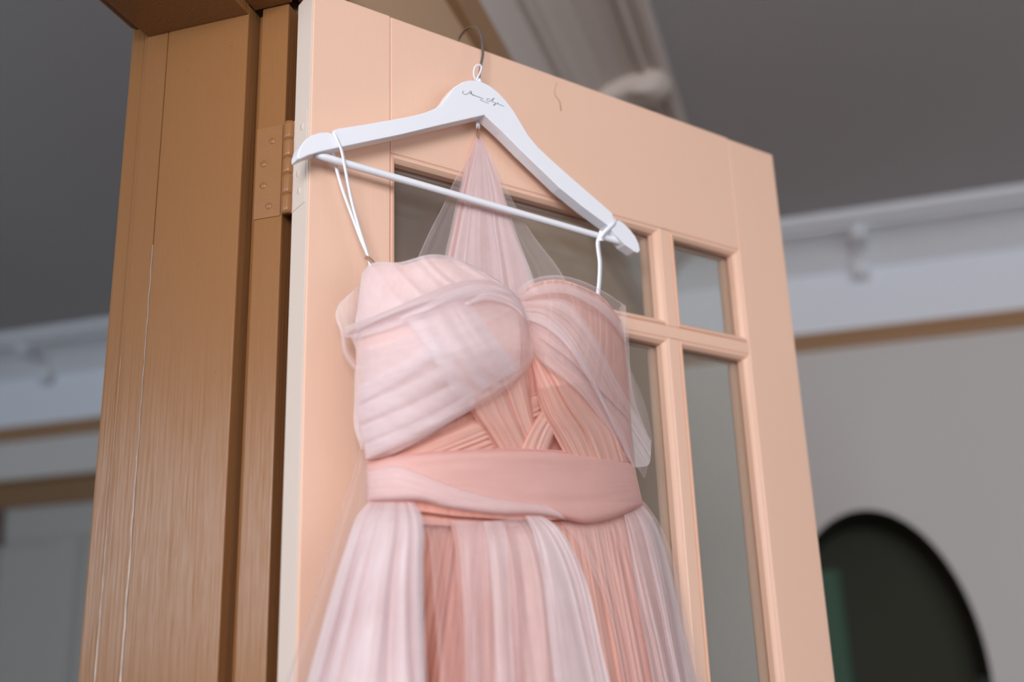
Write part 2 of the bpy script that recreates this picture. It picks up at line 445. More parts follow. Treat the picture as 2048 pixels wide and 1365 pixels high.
box('cap', (dx0-0.15, YB-0.06, CH+0.862), (dx1+0.15, YB, CH+0.876), M['dark_head'], hd, 0.003)
for nm, a, b_, lb in (('trim_11', dx0-0.12, dx0, 'left'), ('trim_12', dx1, dx1+0.12, 'right')):
    tag(box(nm, (a, YB-0.035, 0), (b_, YB, dzt), M['dark_head'], bev=0.005), 'brown upright casing on the %s of the grey-white panelled door' % lb, 'door casing', kind='structure')
# narrow reddish strip hanging from the head
hs = tag(sweep('hanging_strip', [(0, 0), (0.045, 0), (0.045, 0.008), (0.035, 0.012), (0.010, 0.012), (0, 0.008)],
         lambda k, a, b: (-3.418+a+[0, .004, .008, .01][k], YB-0.048-b, [dzt-0.004, dzt-0.05, dzt-0.12, dzt-0.158][k]), 4, M['red_wood']),
         'narrow dark red strip hanging below the brown door head', 'ornament')
for zc in (-0.035, -0.08, -0.13):
    pts = [(-3.39+0.013*math.cos(t)+0.004, YB-0.0605, dzt+zc+0.017*math.sin(t)) for t in np.linspace(-1.4, 1.9, 14)]
    tube('curl', pts, 0.0014, M['pale_mark'], hs, 6)

# ------------------------------------------------------------------ door frame of the near doorway
fr_ = bpy.data.objects.new('trim_1', None); COL.objects.link(fr_); fr_.location = (XW, YJ, 0)
tag(fr_, 'tan gloss-painted door frame the glazed door hangs from', 'door frame', kind='structure')
FO = (XW, YJ, 0)
def fbox(name, lo, hi, mat='frame', bev=0.0012): return box(name, lo, hi, M[mat], fr_, bev, origin=FO)
XS = -0.5535          # edge of the projecting lining
fbox('lining', (-0.6555, 0.8925, 0), (XS, YJ+0.03, ZH))
fbox('lining', (-0.6835, 0.8929, 0), (-0.6562, YJ+0.03, ZH))
fbox('groove', (XS, 0.9165, 0), (-0.5435, YJ+0.03, ZH))
fbox('rebate', (-0.5435, YJ, 0), (XW-0.004, YJ+0.03, ZH))
fbox('bead', (-0.6905, 0.8965, 0), (-0.6835, YJ+0.03, ZH), bev=0.002)
fbox('architrave', (-0.712, 0.9010, 0), (-0.6905, 0.995, ZH+0.095), bev=0.004)
fbox('architrave', (XW-0.004, 0.9235, 0), (XW+0.016, 1.018, ZH+0.115), bev=0.004)
fbox('lining', (-0.6835, OY0-0.02, 0), (XW, OY0, ZH))
fbox('architrave', (XW, OY0-0.105, 0), (XW+0.016, OY0-0.008, ZH+0.115), bev=0.004)
fbox('architrave', (-0.712, OY0-0.105, 0), (-0.6905, OY0-0.008, ZH+0.095), bev=0.004)
fbox('head_lining', (-0.6835, OY0, ZH-0.012), (XS, 0.8925, ZH+0.03), 'frame')
fbox('head_rebate', (XS, OY0, ZH), (XW, YJ, ZH+0.03), 'frame')
fbox('head_architrave', (XW, OY0-0.105, ZH+0.008), (XW+0.018, 0.9235, ZH+0.115), 'frame', 0.004)
fbox('head_architrave', (-0.712, OY0-0.105, ZH+0.008), (-0.69, 0.901, ZH+0.095), 'frame', 0.004)
# cracked paint along the joints
def crack(x0, yy, z0, z1, amp, wid):
    n = 60; V, F = [], []
    rnd = random.Random(int(abs(x0)*1e5))
    for k in range(n+1):
        z = z0+(z1-z0)*k/n
        a = amp*(rnd.random()-0.5); ww = wid*(0.5+0.7*rnd.random())*(1.0 if k < n*0.32 else max(0.18, 1.0-2.2*(k/n-0.32)))
        V += [(x0+a-ww, yy, z), (x0+a+ww, yy, z), (x0+a+ww, yy+0.002, z), (x0+a-ww, yy+0.002, z)]
    for k in range(n):
        for i in range(4):
            j = (i+1) % 4; F.append((k*4+i, k*4+j, (k+1)*4+j, (k+1)*4+i))
    F += [(3, 2, 1, 0), tuple(n*4+i for i in range(4))]
    fix_normals(mesh_obj('paint_crack', V, F, M['crack'], fr_, origin=FO))
crack(-0.6558, 0.8921, CH-0.15, CH+0.45, 0.0009, 0.0007)
crack(-0.6875, 0.8962, CH-0.15, CH+0.33, 0.0005, 0.0006)
# paint drips on the lining
for x, z, s in ((-0.575, CH+0.672, 0.0022), (-0.627, CH+0.655, 0.0012), (-0.60, CH+0.42, 0.0009), (-0.572, CH+0.30, 0.0009), (-0.586, CH+0.60, 0.0009)):
    V, F = [], []
    for i in range(5):
        for j in range(8):
            a = 2*math.pi*j/8; r = math.cos(i/4*math.pi/2)
            V.append((x+s*r*math.cos(a), 0.8925-0.5*s*math.sin(i/4*math.pi/2), z+1.3*s*r*math.sin(a)))
    for i in range(4):
        for j in range(8): F.append((i*8+j, i*8+(j+1) % 8, (i+1)*8+(j+1) % 8, (i+1)*8+j))
    fix_normals(mesh_obj('paint_drip', V, F, M['frame'], fr_, smooth=True, origin=FO))

# ------------------------------------------------------------------ the glazed door
door = bpy.data.objects.new('door_1', None); COL.objects.link(door)
door.location = tuple(ORG); door.rotation_euler = (0, 0, DOOR_ROT)
tag(door, 'peach-painted glazed door standing open with the pink dress hung on it', 'door', kind='structure')
DW, DT, ZT = 0.7255, 0.038, CH+0.7145
ua, ub, uc, ud_ = 0.0948, 0.4872, 0.5052, 0.6322        # glazing openings
za, zb, zc_, zd = CH-0.36, CH+0.3960, CH+0.4120, CH+0.5440
def dbox(name, u0, u1, z0, z1, y0=0.0, y1=DT, mat='door', bev=0.0014):
    return box(name, (u0, y0, z0), (u1, y1, z1), M[mat], door, bev)
dbox('stile', 0.0012, ua-0.0001, 0, ZT)
e = dbox('hinge_edge', 0.0, 0.0012, 0, ZT, 0.0010, DT-0.0005, 'door_edge', 0.0004)
dbox('stile', ud_+0.0001, DW, 0, ZT-0.002)
dbox('rail', ua+0.0001, ud_-0.0001, zd, ZT-0.0008)
dbox('rail', ua+0.0001, ud_-0.0001, za-0.16, za)
dbox('rail', ua+0.0001, ud_-0.0001, 0.02, 0.24)
dbox('panel', ua, ud_, 0.24, za-0.16, 0.012, 0.026)
dbox('muntin', ub, uc, za, zb, 0.0012)
dbox('muntin', ub, uc, zc_, zd, 0.0012)
dbox('glazing_bar', ua, ud_, zb, zc_, 0.0008)
bprof = [(0.0, 0.0008), (0.0014, 0.0022), (0.0022, 0.0004), (0.0048, 0.0012), (0.0072, 0.0044), (0.0084, 0.0064), (0.0086, 0.0150), (0.0, 0.0150)]
def bead_ring(u0, u1, z0, z1):
    cs = [(u0, z0, 1, 1), (u1, z0, -1, 1), (u1, z1, -1, -1), (u0, z1, 1, -1)]
    for i in range(4):
        A, B = cs[i], cs[(i+1) % 4]
        for front in (True, False):
            sweep('glazing_bead', bprof, lambda k, a, b: ((A, B)[k][0]+(A, B)[k][2]*a, (b if front else DT-b), (A, B)[k][1]+(A, B)[k][3]*a), 2, M['door'], door)
    p = box('pane', (u0+0.001, 0.0160, z0+0.001), (u1-0.001, 0.0190, z1-0.001), M['glass'], door)
for (u0, u1) in ((ua, ub), (uc, ud_)):
    for (z0, z1) in ((za, zb), (zc_, zd)): bead_ring(u0, u1, z0, z1)
# crack and scratch in the paint of the top rail
sc_pts = catmull(P(*np.array([(1113, 165, 0.0001), (1109, 186, 0.0001), (1117, 200, 0.0001), (1121, 210, 0.0001), (1122, 222, 0.0001)]).T), 24)
tube('scratch', sc_pts, np.linspace(0.0002, 0.0007, 24), M['scratch'], door, 6)

# hinges: knuckles on the pin, one leaf on the door edge, the other on the rebate
def hinge(zmid):
    h = 0.106; z0 = zmid-h/2
    hx, hy = -0.0035, DT+0.0035         # pin in door coordinates
    leaf = box('hinge', (-0.0006, 0.006, z0), (0.0, DT, z0+h), M['door_edge'], door, 0.0002)
    seg = [0.0, 0.20, 0.42, 0.60, 0.80, 1.0]
    for k in range(5):
        za_, zb_ = z0+h*seg[k]+0.0004, z0+h*seg[k+1]-0.0004
        zz = np.linspace(za_, zb_, 6); r = 0.0058
        pts = np.array([(hx, hy, z) for z in zz])
        tube('knuckle', pts, [r*0.93, r, r, r, r, r*0.93], M['screw'], leaf, 16)
    for k, (yy, zz) in enumerate(((0.017, 0.85), (0.024, 0.37), (0.020, 0.17))):
        tube('screw', np.array([(-0.0005, yy, z0+h*zz), (-0.0009, yy, z0+h*zz)]), [0.0042, 0.0039], M['door_edge'], leaf, 14)
hinge(CH+0.518)
hinge(0.30)
# the frame leaf of the upper hinge, let into the rebate
zl0, zl1 = CH+0.465, CH+0.571
lf = box('hinge_leaf', (-0.5432, YJ-0.0012, zl0), (-0.5125, YJ+0.004, zl1), M['screw'], fr_, 0.0003, origin=FO)
def px_on_rebate(x, y):
    r = rays(x, y); return r*(YJ-0.0012)/r[1]
for (x, y, ang) in ((544, 282, 80), (527, 328, 20), (526, 371, 5), (537, 412, 88)):
    q = px_on_rebate(x, y); cx, cz = q[0], q[2]+CH
    tube('screw', np.array([(cx, YJ-0.0010, cz), (cx, YJ-0.0016, cz)])-np.array(FO), [0.0040, 0.0037], M['screw'], lf, 16)
    a = math.radians(ang); d = np.array([math.cos(a), 0, math.sin(a)])*0.0030
    tube('screw_slot', np.array([np.array((cx, YJ-0.0015, cz))-d, np.array((cx, YJ-0.0015, cz))+d])-np.array(FO), 0.0004, M['dark_head'], lf, 6)

# ------------------------------------------------------------------ hanger
def thing_on_door(name, label, cat, org):
    """empty that shares the door's direction, standing at door-frame point org"""
    o = bpy.data.objects.new(name, None); COL.objects.link(o)
    w = ORG + UD*org[0] - ND*org[1]*1.0
    o.location = (w[0], w[1], org[2]); o.rotation_euler = (0, 0, DOOR_ROT)
    tag(o, label, cat); return o

WF, WBk = 0.029, 0.013            # front and back of the hanger body, measured out from the door
HO = P(np.array(955.), np.array(240.), np.array(0.02))
hanger = thing_on_door('clothes_hanger', 'white wooden clothes hanger hooked over the top of the door', 'hanger', HO)
outline = [(953, 160.6), (963, 163), (980, 171.5), (997, 185), (1012, 201), (1027, 221), (1044, 249), (1057, 271), (1076, 294), (1103, 319.5), (1144, 356), (1181, 388), (1217, 419.5),
           (1225, 427), (1227.5, 435), (1229, 444), (1233, 443), (1239, 440.5), (1249, 447.5), (1261, 460), (1271, 473), (1278, 488), (1280.5, 501), (1277, 506), (1270, 503.5), (1251, 490), (1236, 474), (1215, 450), (1168, 415), (1120, 376), (1046.5, 305), (1005, 263), (969.5, 230),
           (926, 240), (877.5, 251), (804, 268.8), (755, 279), (700, 290.5), (667, 297.5), (640, 303.5), (616, 311), (600, 318.5), (596, 317), (596, 308), (600, 295), (609, 281.5), (623.5, 270.5), (640.5, 265), (657, 264), (662, 266.5),
           (666.7, 270), (667.2, 264), (670.5, 259.3), (677, 257), (731, 248.5), (780, 240), (828.5, 230.7), (853, 224), (870, 216.8), (882, 209.4), (891, 198.5), (899, 186), (909, 174), (926, 163.5), (940, 160.5)]
ol = np.array(outline)
front = P(ol[:, 0], ol[:, 1], np.full(len(ol), WF))
n = len(front)
back = front.copy(); back[:, 1] = -WBk
bm = bmesh.new()
fv = [bm.verts.new(tuple(p-HO)) for p in front]; bv = [bm.verts.new(tuple(p-HO)) for p in back]
bm.faces.new(fv); bm.faces.new(bv[::-1])
for i in range(n):
    j = (i+1) % n
    bm.faces.new((fv[i], bv[i], bv[j], fv[j]))
bmesh.ops.recalc_face_normals(bm, faces=bm.faces)
me = bpy.data.meshes.new('body'); bm.to_mesh(me); bm.free(); me.materials.append(M['hanger'])
hb = bpy.data.objects.new('body', me); COL.objects.link(hb); hb.parent = hanger
bevel(hb, 0.0022, 3)
# trouser bar
b0 = P(np.array(628.), np.array(309.), np.array(0.021)); b1 = P(np.array(1262.), np.array(491.), np.array(0.021))
pts = np.linspace(b0, b1, 30); rad = np.full(30, 0.0040); rad[0] = 0.0028; rad[-1] = 0.003
tube('trouser_bar', pts, rad, M['hanger'], hanger, 16, origin=HO)
# wire hook: up from the body, over the door top, down behind
hk0 = P(np.array(957.), np.array(163.), np.array(0.021)); uH = hk0[0]
def hk(x, y, w): return P(np.array(float(x)), np.array(float(y)), np.array(float(w)))
hp = [hk(957.5, 168, .021), hk(958.5, 150, .021), hk(962, 128, .021), hk(965.5, 105, .020)]
uT = hp[-1][0]
zt = ZT
hp += [np.array((uT+0.0005, -0.0145, zt+0.010)), np.array((uT, -0.004, zt+0.0225)), np.array((uT-0.001, 0.012, zt+0.0285)), np.array((uT-0.002, 0.028, zt+0.0225)),
       np.array((uT-0.003, 0.040, zt+0.006)), np.array((uT-0.003, 0.044, zt-0.012)), np.array((uT-0.003, 0.0425, zt-0.026))]
hp = np.array(hp)
def catmull3(p, n):
    d = np.concatenate([[0], np.cumsum(np.linalg.norm(np.diff(p, axis=0), axis=1))])
    q = np.concatenate([d[:, None], p], 1)
    # parametrise by true length: prepend length twice so the chord measure uses it
    r = catmull(np.concatenate([d[:, None], np.zeros((len(d), 1)), p], 1), n)
    return r[:, 2:]
tube('hook', catmull3(hp, 60), 0.0017, M['chrome'], hanger, 12, origin=HO)
# collar where the hook enters the body
tube('collar', np.array([hk(957.5, 166, .021), hk(958, 158.5, .021)]), [0.0036, 0.0028], M['hanger'], hanger, 12, origin=HO)

# script lettering printed on the hanger
def ink_stroke(pts, r=0.00026):
    a = np.array(pts, float)
    x = 880+a[:, 0]/11.378; y = 140+a[:, 1]/11.378
    q = catmull(np.stack([x, y], 1), max(12, len(pts)*5))
    w = P(q[:, 0], q[:, 1], np.full(len(q), WF+0.00005))
    return tube_verts(w-HO, r, 5)
strokes = [([(545, 488), (520, 488), (512, 510), (530, 540), (570, 556), (610, 553), (645, 530), (675, 502), (700, 482), (714, 492), (700, 522), (684, 550), (706, 528), (722, 520), (716, 545), (728, 560), (735, 575)], .00030),
           ([(735, 575), (752, 556), (757, 578), (772, 575), (778, 590), (800, 582), (806, 598), (832, 594), (840, 608), (862, 606), (872, 622), (888, 612), (900, 630), (922, 626), (935, 644), (955, 640), (968, 656), (990, 664)], .00028),
           ([(905, 676), (925, 672), (922, 690), (945, 684), (950, 704), (975, 702), (985, 722), (1005, 716), (1012, 734), (1040, 732), (1052, 750), (1078, 744), (1086, 758), (1112, 758)], .00020),
           ([(1132, 668), (1100, 652), (1064, 662), (1062, 690), (1095, 714), (1140, 706), (1185, 672), (1232, 640), (1205, 682), (1186, 722), (1182, 735)], .00026),
           ([(1136, 704), (1170, 690), (1205, 700)], .00022),
           ([(1205, 738), (1228, 732), (1240, 748), (1262, 750), (1268, 764), (1258, 790), (1232, 808), (1212, 800), (1236, 782), (1276, 766), (1296, 772), (1322, 742), (1316, 772), (1336, 780), (1348, 794), (1368, 788), (1380, 804), (1400, 800), (1412, 816), (1432, 814), (1452, 838)], .00026)]
V, F = [], []
for s, r in strokes:
    v, f = ink_stroke(s, r); n0 = len(V); V += list(v); F += [tuple(i+n0 for i in q) for q in f]
mesh_obj('lettering', V, F, M['ink'], hanger, smooth=True)['label'] = 'thin grey script lettering'

# ------------------------------------------------------------------ the dress
DO = P(np.array(1000.), np.array(1365.), np.array(0.05)); DO[2] = 0.32
dress = thing_on_door('tulle_dress', 'blush pink strapless tulle dress hanging from the white hanger', 'dress', DO)

def interp(tab, y):
    a = np.array(tab, float); return np.interp(y, a[:, 0], a[:, 1])
LE = [(400, 724), (540, 722), (640, 714), (740, 711), (830, 713), (890, 722), (940, 735), (1005, 735), (1030, 716), (1060, 701), (1100, 687), (1150, 671), (1250, 642), (1365, 610)]
RE = [(400, 1225), (560, 1230), (640, 1244), (740, 1255), (850, 1262), (930, 1270), (1005, 1286), (1030, 1302), (1060, 1318), (1150, 1346), (1250, 1368), (1365, 1396)]
def wbody(x, y):
    """front surface of the stuffed-out dress above the door face"""
    l = interp(LE, y); r = interp(RE, y); c = (l+r)/2; h = (r-l)/2
    q = np.clip(1-np.abs((x-c)/h)**2.3, 0, 1)
    D = interp([(400, .055), (560, .06), (700, .075), (850, .07), (930, .062), (1005, .064), (1100, .08), (1365, .11)], y)
    w = 0.022 + D*q**0.62
    for cx, cy, a, rx, ry in ((890, 690, .022, 120, 110), (1160, 700, .018, 95, 110)):
        w = w + a*np.exp(-((x-cx)/rx)**2-((y-cy)/ry)**2)
    return w

def vnoise(x, seed):
    rs = np.random.RandomState(seed); tab = rs.rand(512)
    i = np.floor(x).astype(int); f = x-i; f = f*f*(3-2*f)
    return tab[i % 512]*(1-f)+tab[(i+1) % 512]*f
def ridged(x, seed):
    """irregular gathers, 0..1, sharp valleys between round folds"""
    return np.sqrt(np.clip(1-np.abs(2*vnoise(x, seed)-1), 0, 1))
def folds(x, seed):
    return 0.65*ridged(x, seed)+0.35*ridged(x*2.3+5.1, seed+1)

def loft(rows, ns, nt, off=0.0, disp=None, wfun=wbody):
    """rows of (px, py[, extra w]) from top to bottom -> grid of door-frame points"""
    R = []
    for r in rows:
        a = np.array([(q[0], q[1], q[2] if len(q) > 2 else 0.0) for q in r], float)
        R.append(catmull(a, ns))
    R = np.array(R)                                 # rows, ns, 3
    out = np.empty((nt, ns, 3))
    if len(R) == 2:
        t = np.linspace(0, 1, nt)[:, None, None]; out = R[0]*(1-t)+R[1]*t
    else:
        # common spacing by mean distance between rows
        d = np.concatenate([[0], np.cumsum(np.linalg.norm(np.diff(R[:, :, :2], axis=0), axis=2).mean(1))])
        tt = np.linspace(0, d[-1], nt)
        mt_ = np.empty_like(R)
        mt_[1:-1] = (R[2:]-R[:-2])/(d[2:]-d[:-2])[:, None, None]
        mt_[0] = (R[1]-R[0])/(d[1]-d[0]); mt_[-1] = (R[-1]-R[-2])/(d[-1]-d[-2])
        k = np.clip(np.searchsorted(d, tt, side='right')-1, 0, len(R)-2)
        h = (d[k+1]-d[k])[:, None, None]; s = ((tt-d[k])[:, None, None])/h
        out = (2*s**3-3*s**2+1)*R[k]+(s**3-2*s**2+s)*h*mt_[k]+(-2*s**3+3*s**2)*R[k+1]+(s**3-s**2)*h*mt_[k+1]
    S, T = np.meshgrid(np.linspace(0, 1, ns), np.linspace(0, 1, nt))
    x, y = out[..., 0], out[..., 1]
    w = (wfun(x, y) if wfun else 0)+off+out[..., 2]
    if disp is not None: w = w+disp(S, T)
    w = np.maximum(w, 0.003)
    return P(x, y, w), S, T

def grid_obj(name, G, S, T, mat, swap=False, smooth=True, hem='', hw=2):
    """one cloth surface; hem = sides (t b l r) whose edge is turned over into a double layer"""
    nt, ns = G.shape[:2]
    def faces(r, c, base):
        i = np.arange(r*c).reshape(r, c)+base
        return np.stack([i[:-1, :-1], i[:-1, 1:], i[1:, 1:], i[1:, :-1]], -1).reshape(-1, 4)
    UVm = np.stack([T if swap else S, S if swap else T], -1)
    Vs = [G.reshape(-1, 3)]; Us = [UVm.reshape(-1, 2)]; Fs = [faces(nt, ns, 0)]; base = nt*ns
    for h in hem:
        sl = {'t': np.s_[:hw+1, :], 'b': np.s_[-hw-1:, :], 'l': np.s_[:, :hw+1], 'r': np.s_[:, -hw-1:]}[h]
        g = G[sl].copy(); g[..., 1] -= 0.0009
        r, c = g.shape[:2]
        Vs.append(g.reshape(-1, 3)); Us.append(UVm[sl].reshape(-1, 2)); Fs.append(faces(r, c, base)); base += r*c
    return mesh_obj(name, np.concatenate(Vs), np.concatenate(Fs).tolist(), M[mat], dress, smooth=smooth, uv=np.concatenate(Us), origin=DO)

def cloth(name, rows, ns, nt, mat, off, disp=None, swap=False, wfun=wbody, label=None, hem='', hw=2):
    G, S, T = loft(rows, ns, nt, off, disp, wfun)
    o = grid_obj(name, G, S, T, mat, swap, hem=hem, hw=hw)
    if label: o['label'] = label
    return o

# --- back of the dress, drawn up to a point by its hanging loop
def flat(w0): return lambda x, y: np.full_like(x, w0)
bp_rows = [[(951, 277), (957, 274), (963, 277)], [(938, 310), (958, 308), (980, 314)], [(927, 350), (960, 352), (1000, 365)], [(914, 400), (962, 405), (1018, 420)],
           [(902, 455), (964, 460), (1034, 470)], [(888, 520), (968, 525), (1058, 535)], [(878, 590), (970, 595), (1078, 605)], [(872, 660), (970, 665), (1090, 670)]]
cloth('back_panel', bp_rows, 160, 90, 'net_mid', 0.0, lambda S, T: 0.0005+0.011*(0.15+0.85*T)*folds(S*5+0.4*T, 11)*np.minimum(1, 4*T+.2), wfun=flat(0.0035))
cloth('back_panel', [[(a[0][0]+6*k/7, a[0][1]+3), a[1], (a[2][0]-6*k/7, a[2][1]+3)] for k, a in enumerate(bp_rows)], 120, 60, 'lining', 0.0, lambda S, T: 0.004*T*folds(S*7+2, 21), wfun=flat(0.0030))
wing = [[(949, 282), (957, 279), (966, 282)], [(930, 322), (960, 318), (990, 328)], [(908, 362), (962, 364), (1012, 376)], [(884, 415), (964, 418), (1040, 430)],
        [(858, 465), (966, 470), (1072, 480)], [(832, 525), (968, 530), (1118, 540)], [(815, 590), (970, 595), (1150, 605)]]
cloth('veil', wing, 150, 60, 'net_sheer', 0.0, lambda S, T: 0.006*T*folds(S*8+0.3*T, 31), wfun=flat(0.0048), hem='lr')
wing2 = [[(r[0][0]*.45+r[1][0]*.55, r[0][1]), (r[1][0], r[1][1]), (r[2][0]*.62+r[1][0]*.38, r[2][1])] for r in wing]
cloth('veil', wing2, 120, 60, 'net_mid', 0.0, lambda S, T: 0.006*T*folds(S*5+0.3*T+9, 37), wfun=flat(0.0060))

# --- bodice foundation
top = [(728, 556), (742, 538), (790, 536), (860, 521), (905, 526), (970, 554), (1016, 586), (1036, 606), (1056, 590), (1110, 580), (1160, 596), (1205, 624), (1236, 656)]
rows = [top]
for y in (680, 730, 800, 870, 930, 1003, 1040):
    l = float(interp(LE, y)); r = float(interp(RE, y)); rows.append([(l+(r-l)*k/8, y+(8 if y < 1000 else 14)*math.sin(math.pi*k/8)*(1 if y > 900 else 0)) for k in range(9)])
cloth('bodice', rows, 200, 140, 'lining', 0.0, lambda S, T: 0.0035*folds(S*34+3*np.sin(T*3), 41))
cloth('cup_lining', [[(726, 552), (746, 534), (800, 532), (860, 517), (910, 524), (970, 552), (1020, 588)],
                     [(714, 690), (780, 680), (860, 668), (930, 660), (990, 655), (1040, 660)],
                     [(714, 800), (780, 800), (860, 790), (930, 780), (990, 755), (1040, 735)],
                     [(734, 920), (780, 912), (840, 880), (900, 845), (960, 812), (1030, 770)]], 120, 90, 'cup_lining', 0.0045, lambda S, T: 0.002*folds(S*10, 43))

# --- crossed pleated bands under the bust
def band(name, left, right, ns, nt, mat, off, npl, seed, amp=0.004, swap=False, bulge=0.0, hem='lr', sink=0.0):
    """strip between two edge polylines running along its length"""
    l = catmull(np.array(left, float), 24); r = catmull(np.array(right, float), 24)
    rows = [[tuple(a), tuple((a+b)/2), tuple(b)] for a, b in zip(l, r)]
    return cloth(name, rows, ns, nt, mat, off, lambda S, T: amp*folds(S*npl+0.35*np.sin(T*2.2+seed), seed)+bulge*np.sin(np.pi*S)-0.006*(np.abs(2*S-1)**8)-sink*np.clip(1-T*3.5, 0, 1), swap, hem=hem)
band('pleated_band', [(1100, 770), (1060, 790), (980, 826), (900, 862), (790, 912)], [(1110, 850), (1060, 872), (1000, 900), (930, 922), (850, 936)], 90, 90, 'pleat', 0.006, 7, 51, 0.005)
band('pleated_band', [(870, 715), (908, 772), (945, 830), (972, 868), (1004, 918)], [(1050, 735), (1058, 780), (1066, 830), (1076, 870), (1090, 918)], 130, 90, 'pleat', 0.010, 9, 53, 0.008)
band('pleated_band', [(1120, 745), (1098, 790), (1078, 828), (1056, 864), (1030, 918)], [(1180, 770), (1150, 800), (1126, 838), (1110, 870), (1092, 918)], 80, 80, 'pleat', 0.016, 5, 57, 0.005, sink=0.02)
band('pleated_band', [(1060, 715), (1070, 765), (1083, 822), (1106, 866), (1134, 918)], [(1110, 715), (1170, 760), (1215, 810), (1250, 860), (1268, 925)], 140, 90, 'pleat', 0.020, 9, 59, 0.008, sink=0.022)

# --- left cup: upper part, rolled edge, and the big draped lobe over crossed pleats
cloth('cup', [[(724, 546), (744, 527), (800, 525), (860, 510), (910, 517), (970, 545), (1022, 580)],
              [(717, 600), (780, 592), (860, 568), (930, 552), (990, 560), (1032, 590)],
              [(706, 680), (770, 660), (850, 632), (940, 600), (1000, 585), (1040, 602)]], 150, 70, 'net_dense', 0.010,
      lambda S, T: 0.006*folds(S*7-T*2.2, 61)-0.012*(1-np.minimum(1, T*5))**2, hem='t')
band('pleated_band', [(812, 640), (848, 690), (886, 752), (920, 808)], [(930, 596), (972, 650), (1016, 710), (1040, 738)], 120, 70, 'net_dense', 0.012, 6, 63, 0.010)
band('pleated_band', [(720, 700), (722, 760), (724, 830), (740, 912)], [(850, 660), (890, 720), (905, 770), (930, 815)], 40, 110, 'net_mid', 0.010, 1, 64, 0.0)
for k, (a, b_) in enumerate((((716, 790), (880, 690)), ((716, 830), (905, 735)), ((720, 870), (925, 775)), ((730, 905), (950, 800)))):
    l = catmull(np.array([a, ((a[0]+b_[0])/2, (a[1]+b_[1])/2+6), b_], float), 20)
    cloth('pleat', [[(x, y-17) for x, y in l], [(x, y) for x, y in l], [(x, y+17) for x, y in l]], 60, 20, 'net_mid', 0.0135+0.001*k, lambda S, T: 0.005*np.sin(np.pi*T*0.8)-0.006*(T > 0.97), swap=True, hem='b', hw=2)
lobe = [[(700, 672), (760, 650), (850, 618), (940, 585), (1000, 572), (1032, 584)],
        [(711, 700), (800, 680), (900, 646), (980, 612), (1030, 597), (1050, 622)],
        [(712, 760), (800, 740), (900, 706), (1000, 668), (1046, 645), (1063, 676)],
        [(712, 820), (800, 800), (900, 770), (1000, 738), (1052, 708), (1066, 708)],
        [(716, 870), (800, 852), (880, 830), (960, 795), (1035, 752), (1060, 732)],
        [(736, 914), (790, 906), (850, 878), (930, 826), (1000, 785), (1050, 748)]]
def lobe_disp(S, T):
    edge = -0.016*np.clip((S-0.88)/0.12, 0, 1)**2-0.008*np.clip((T-0.93)/0.07, 0, 1)**2
    return 0.020*np.exp(-((S-0.78)/0.3)**2-((T-0.5)/0.4)**2)+0.004*folds(S*4-T*3.5+0.5, 67)*np.minimum(1, T*6)+edge
cloth('draped_cup', lobe, 170, 120, 'net_mid', 0.020, lobe_disp, swap=True, hem='br')
roll = [[(688, 655), (784, 617), (894, 570), (967, 559), (1016, 578), (1040, 600)], [(694, 675), (796, 630), (890, 600), (970, 586), (1020, 592), (1046, 612)]]
cloth('rolled_edge', roll, 150, 24, 'net_mid', 0.024, lambda S, T: 0.010*np.sin(np.pi*T)**0.7+0.002*folds(T*3+S*2, 71)-0.012*(T < 0.02)-0.012*np.clip((S-.93)/.07, 0, 1), swap=True, hem='tb', hw=3)
roll2 = [[(800, 634), (850, 610), (900, 585), (960, 570), (1010, 585), (1044, 606)], [(800, 638), (858, 624), (905, 604), (965, 594), (1020, 606), (1056, 636)]]
cloth('rolled_edge', roll2, 110, 20, 'net_mid', 0.031, lambda S, T: 0.006*np.sin(np.pi*T)**0.7*np.minimum(1, S*4)+0.002*folds(T*3+S*2, 73)-0.01*np.clip((S-.9)/.1, 0, 1), swap=True, hem='t', hw=3)
roll3 = [[(930, 606), (970, 588), (1015, 598), (1050, 622)], [(930, 610), (975, 604), (1022, 616), (1060, 650)]]
cloth('rolled_edge', roll3, 80, 20, 'net_mid', 0.036, lambda S, T: 0.006*np.sin(np.pi*T)**0.7*np.minimum(1, S*3)-0.01*np.clip((S-.9)/.1, 0, 1), swap=True, hem='t', hw=3)
# sheer flap and loop beside the left cup
cloth('side_flap', [[(722, 568), (700, 588), (678, 608)], [(722, 600), (700, 612), (671, 628)], [(720, 640), (700, 650), (676, 650)], [(722, 672), (706, 674), (690, 676)]], 30, 40, 'net_mid', 0.0, lambda S, T: 0.004*np.sin(np.pi*S), wfun=flat(0.030), hem='rtb')
cloth('side_loop', [[(676, 640), (690, 668)], [(682, 675), (693, 680)], [(685, 700), (696, 700)], [(695, 723), (706, 718)], [(713, 746), (720, 735)]], 14, 50, 'net_mid', 0.0, lambda S, T: 0.004*np.sin(np.pi*S), wfun=flat(0.030), hem='r')
cloth('side_flap', [[(724, 690), (714, 720), (709, 745)], [(730, 740), (718, 770), (709, 790)], [(730, 800), (716, 830), (708, 850)], [(742, 880), (730, 895), (722, 900)]], 30, 40, 'net_mid', 0.0, lambda S, T: 0.004*np.sin(np.pi*S), wfun=flat(0.028), hem='r')

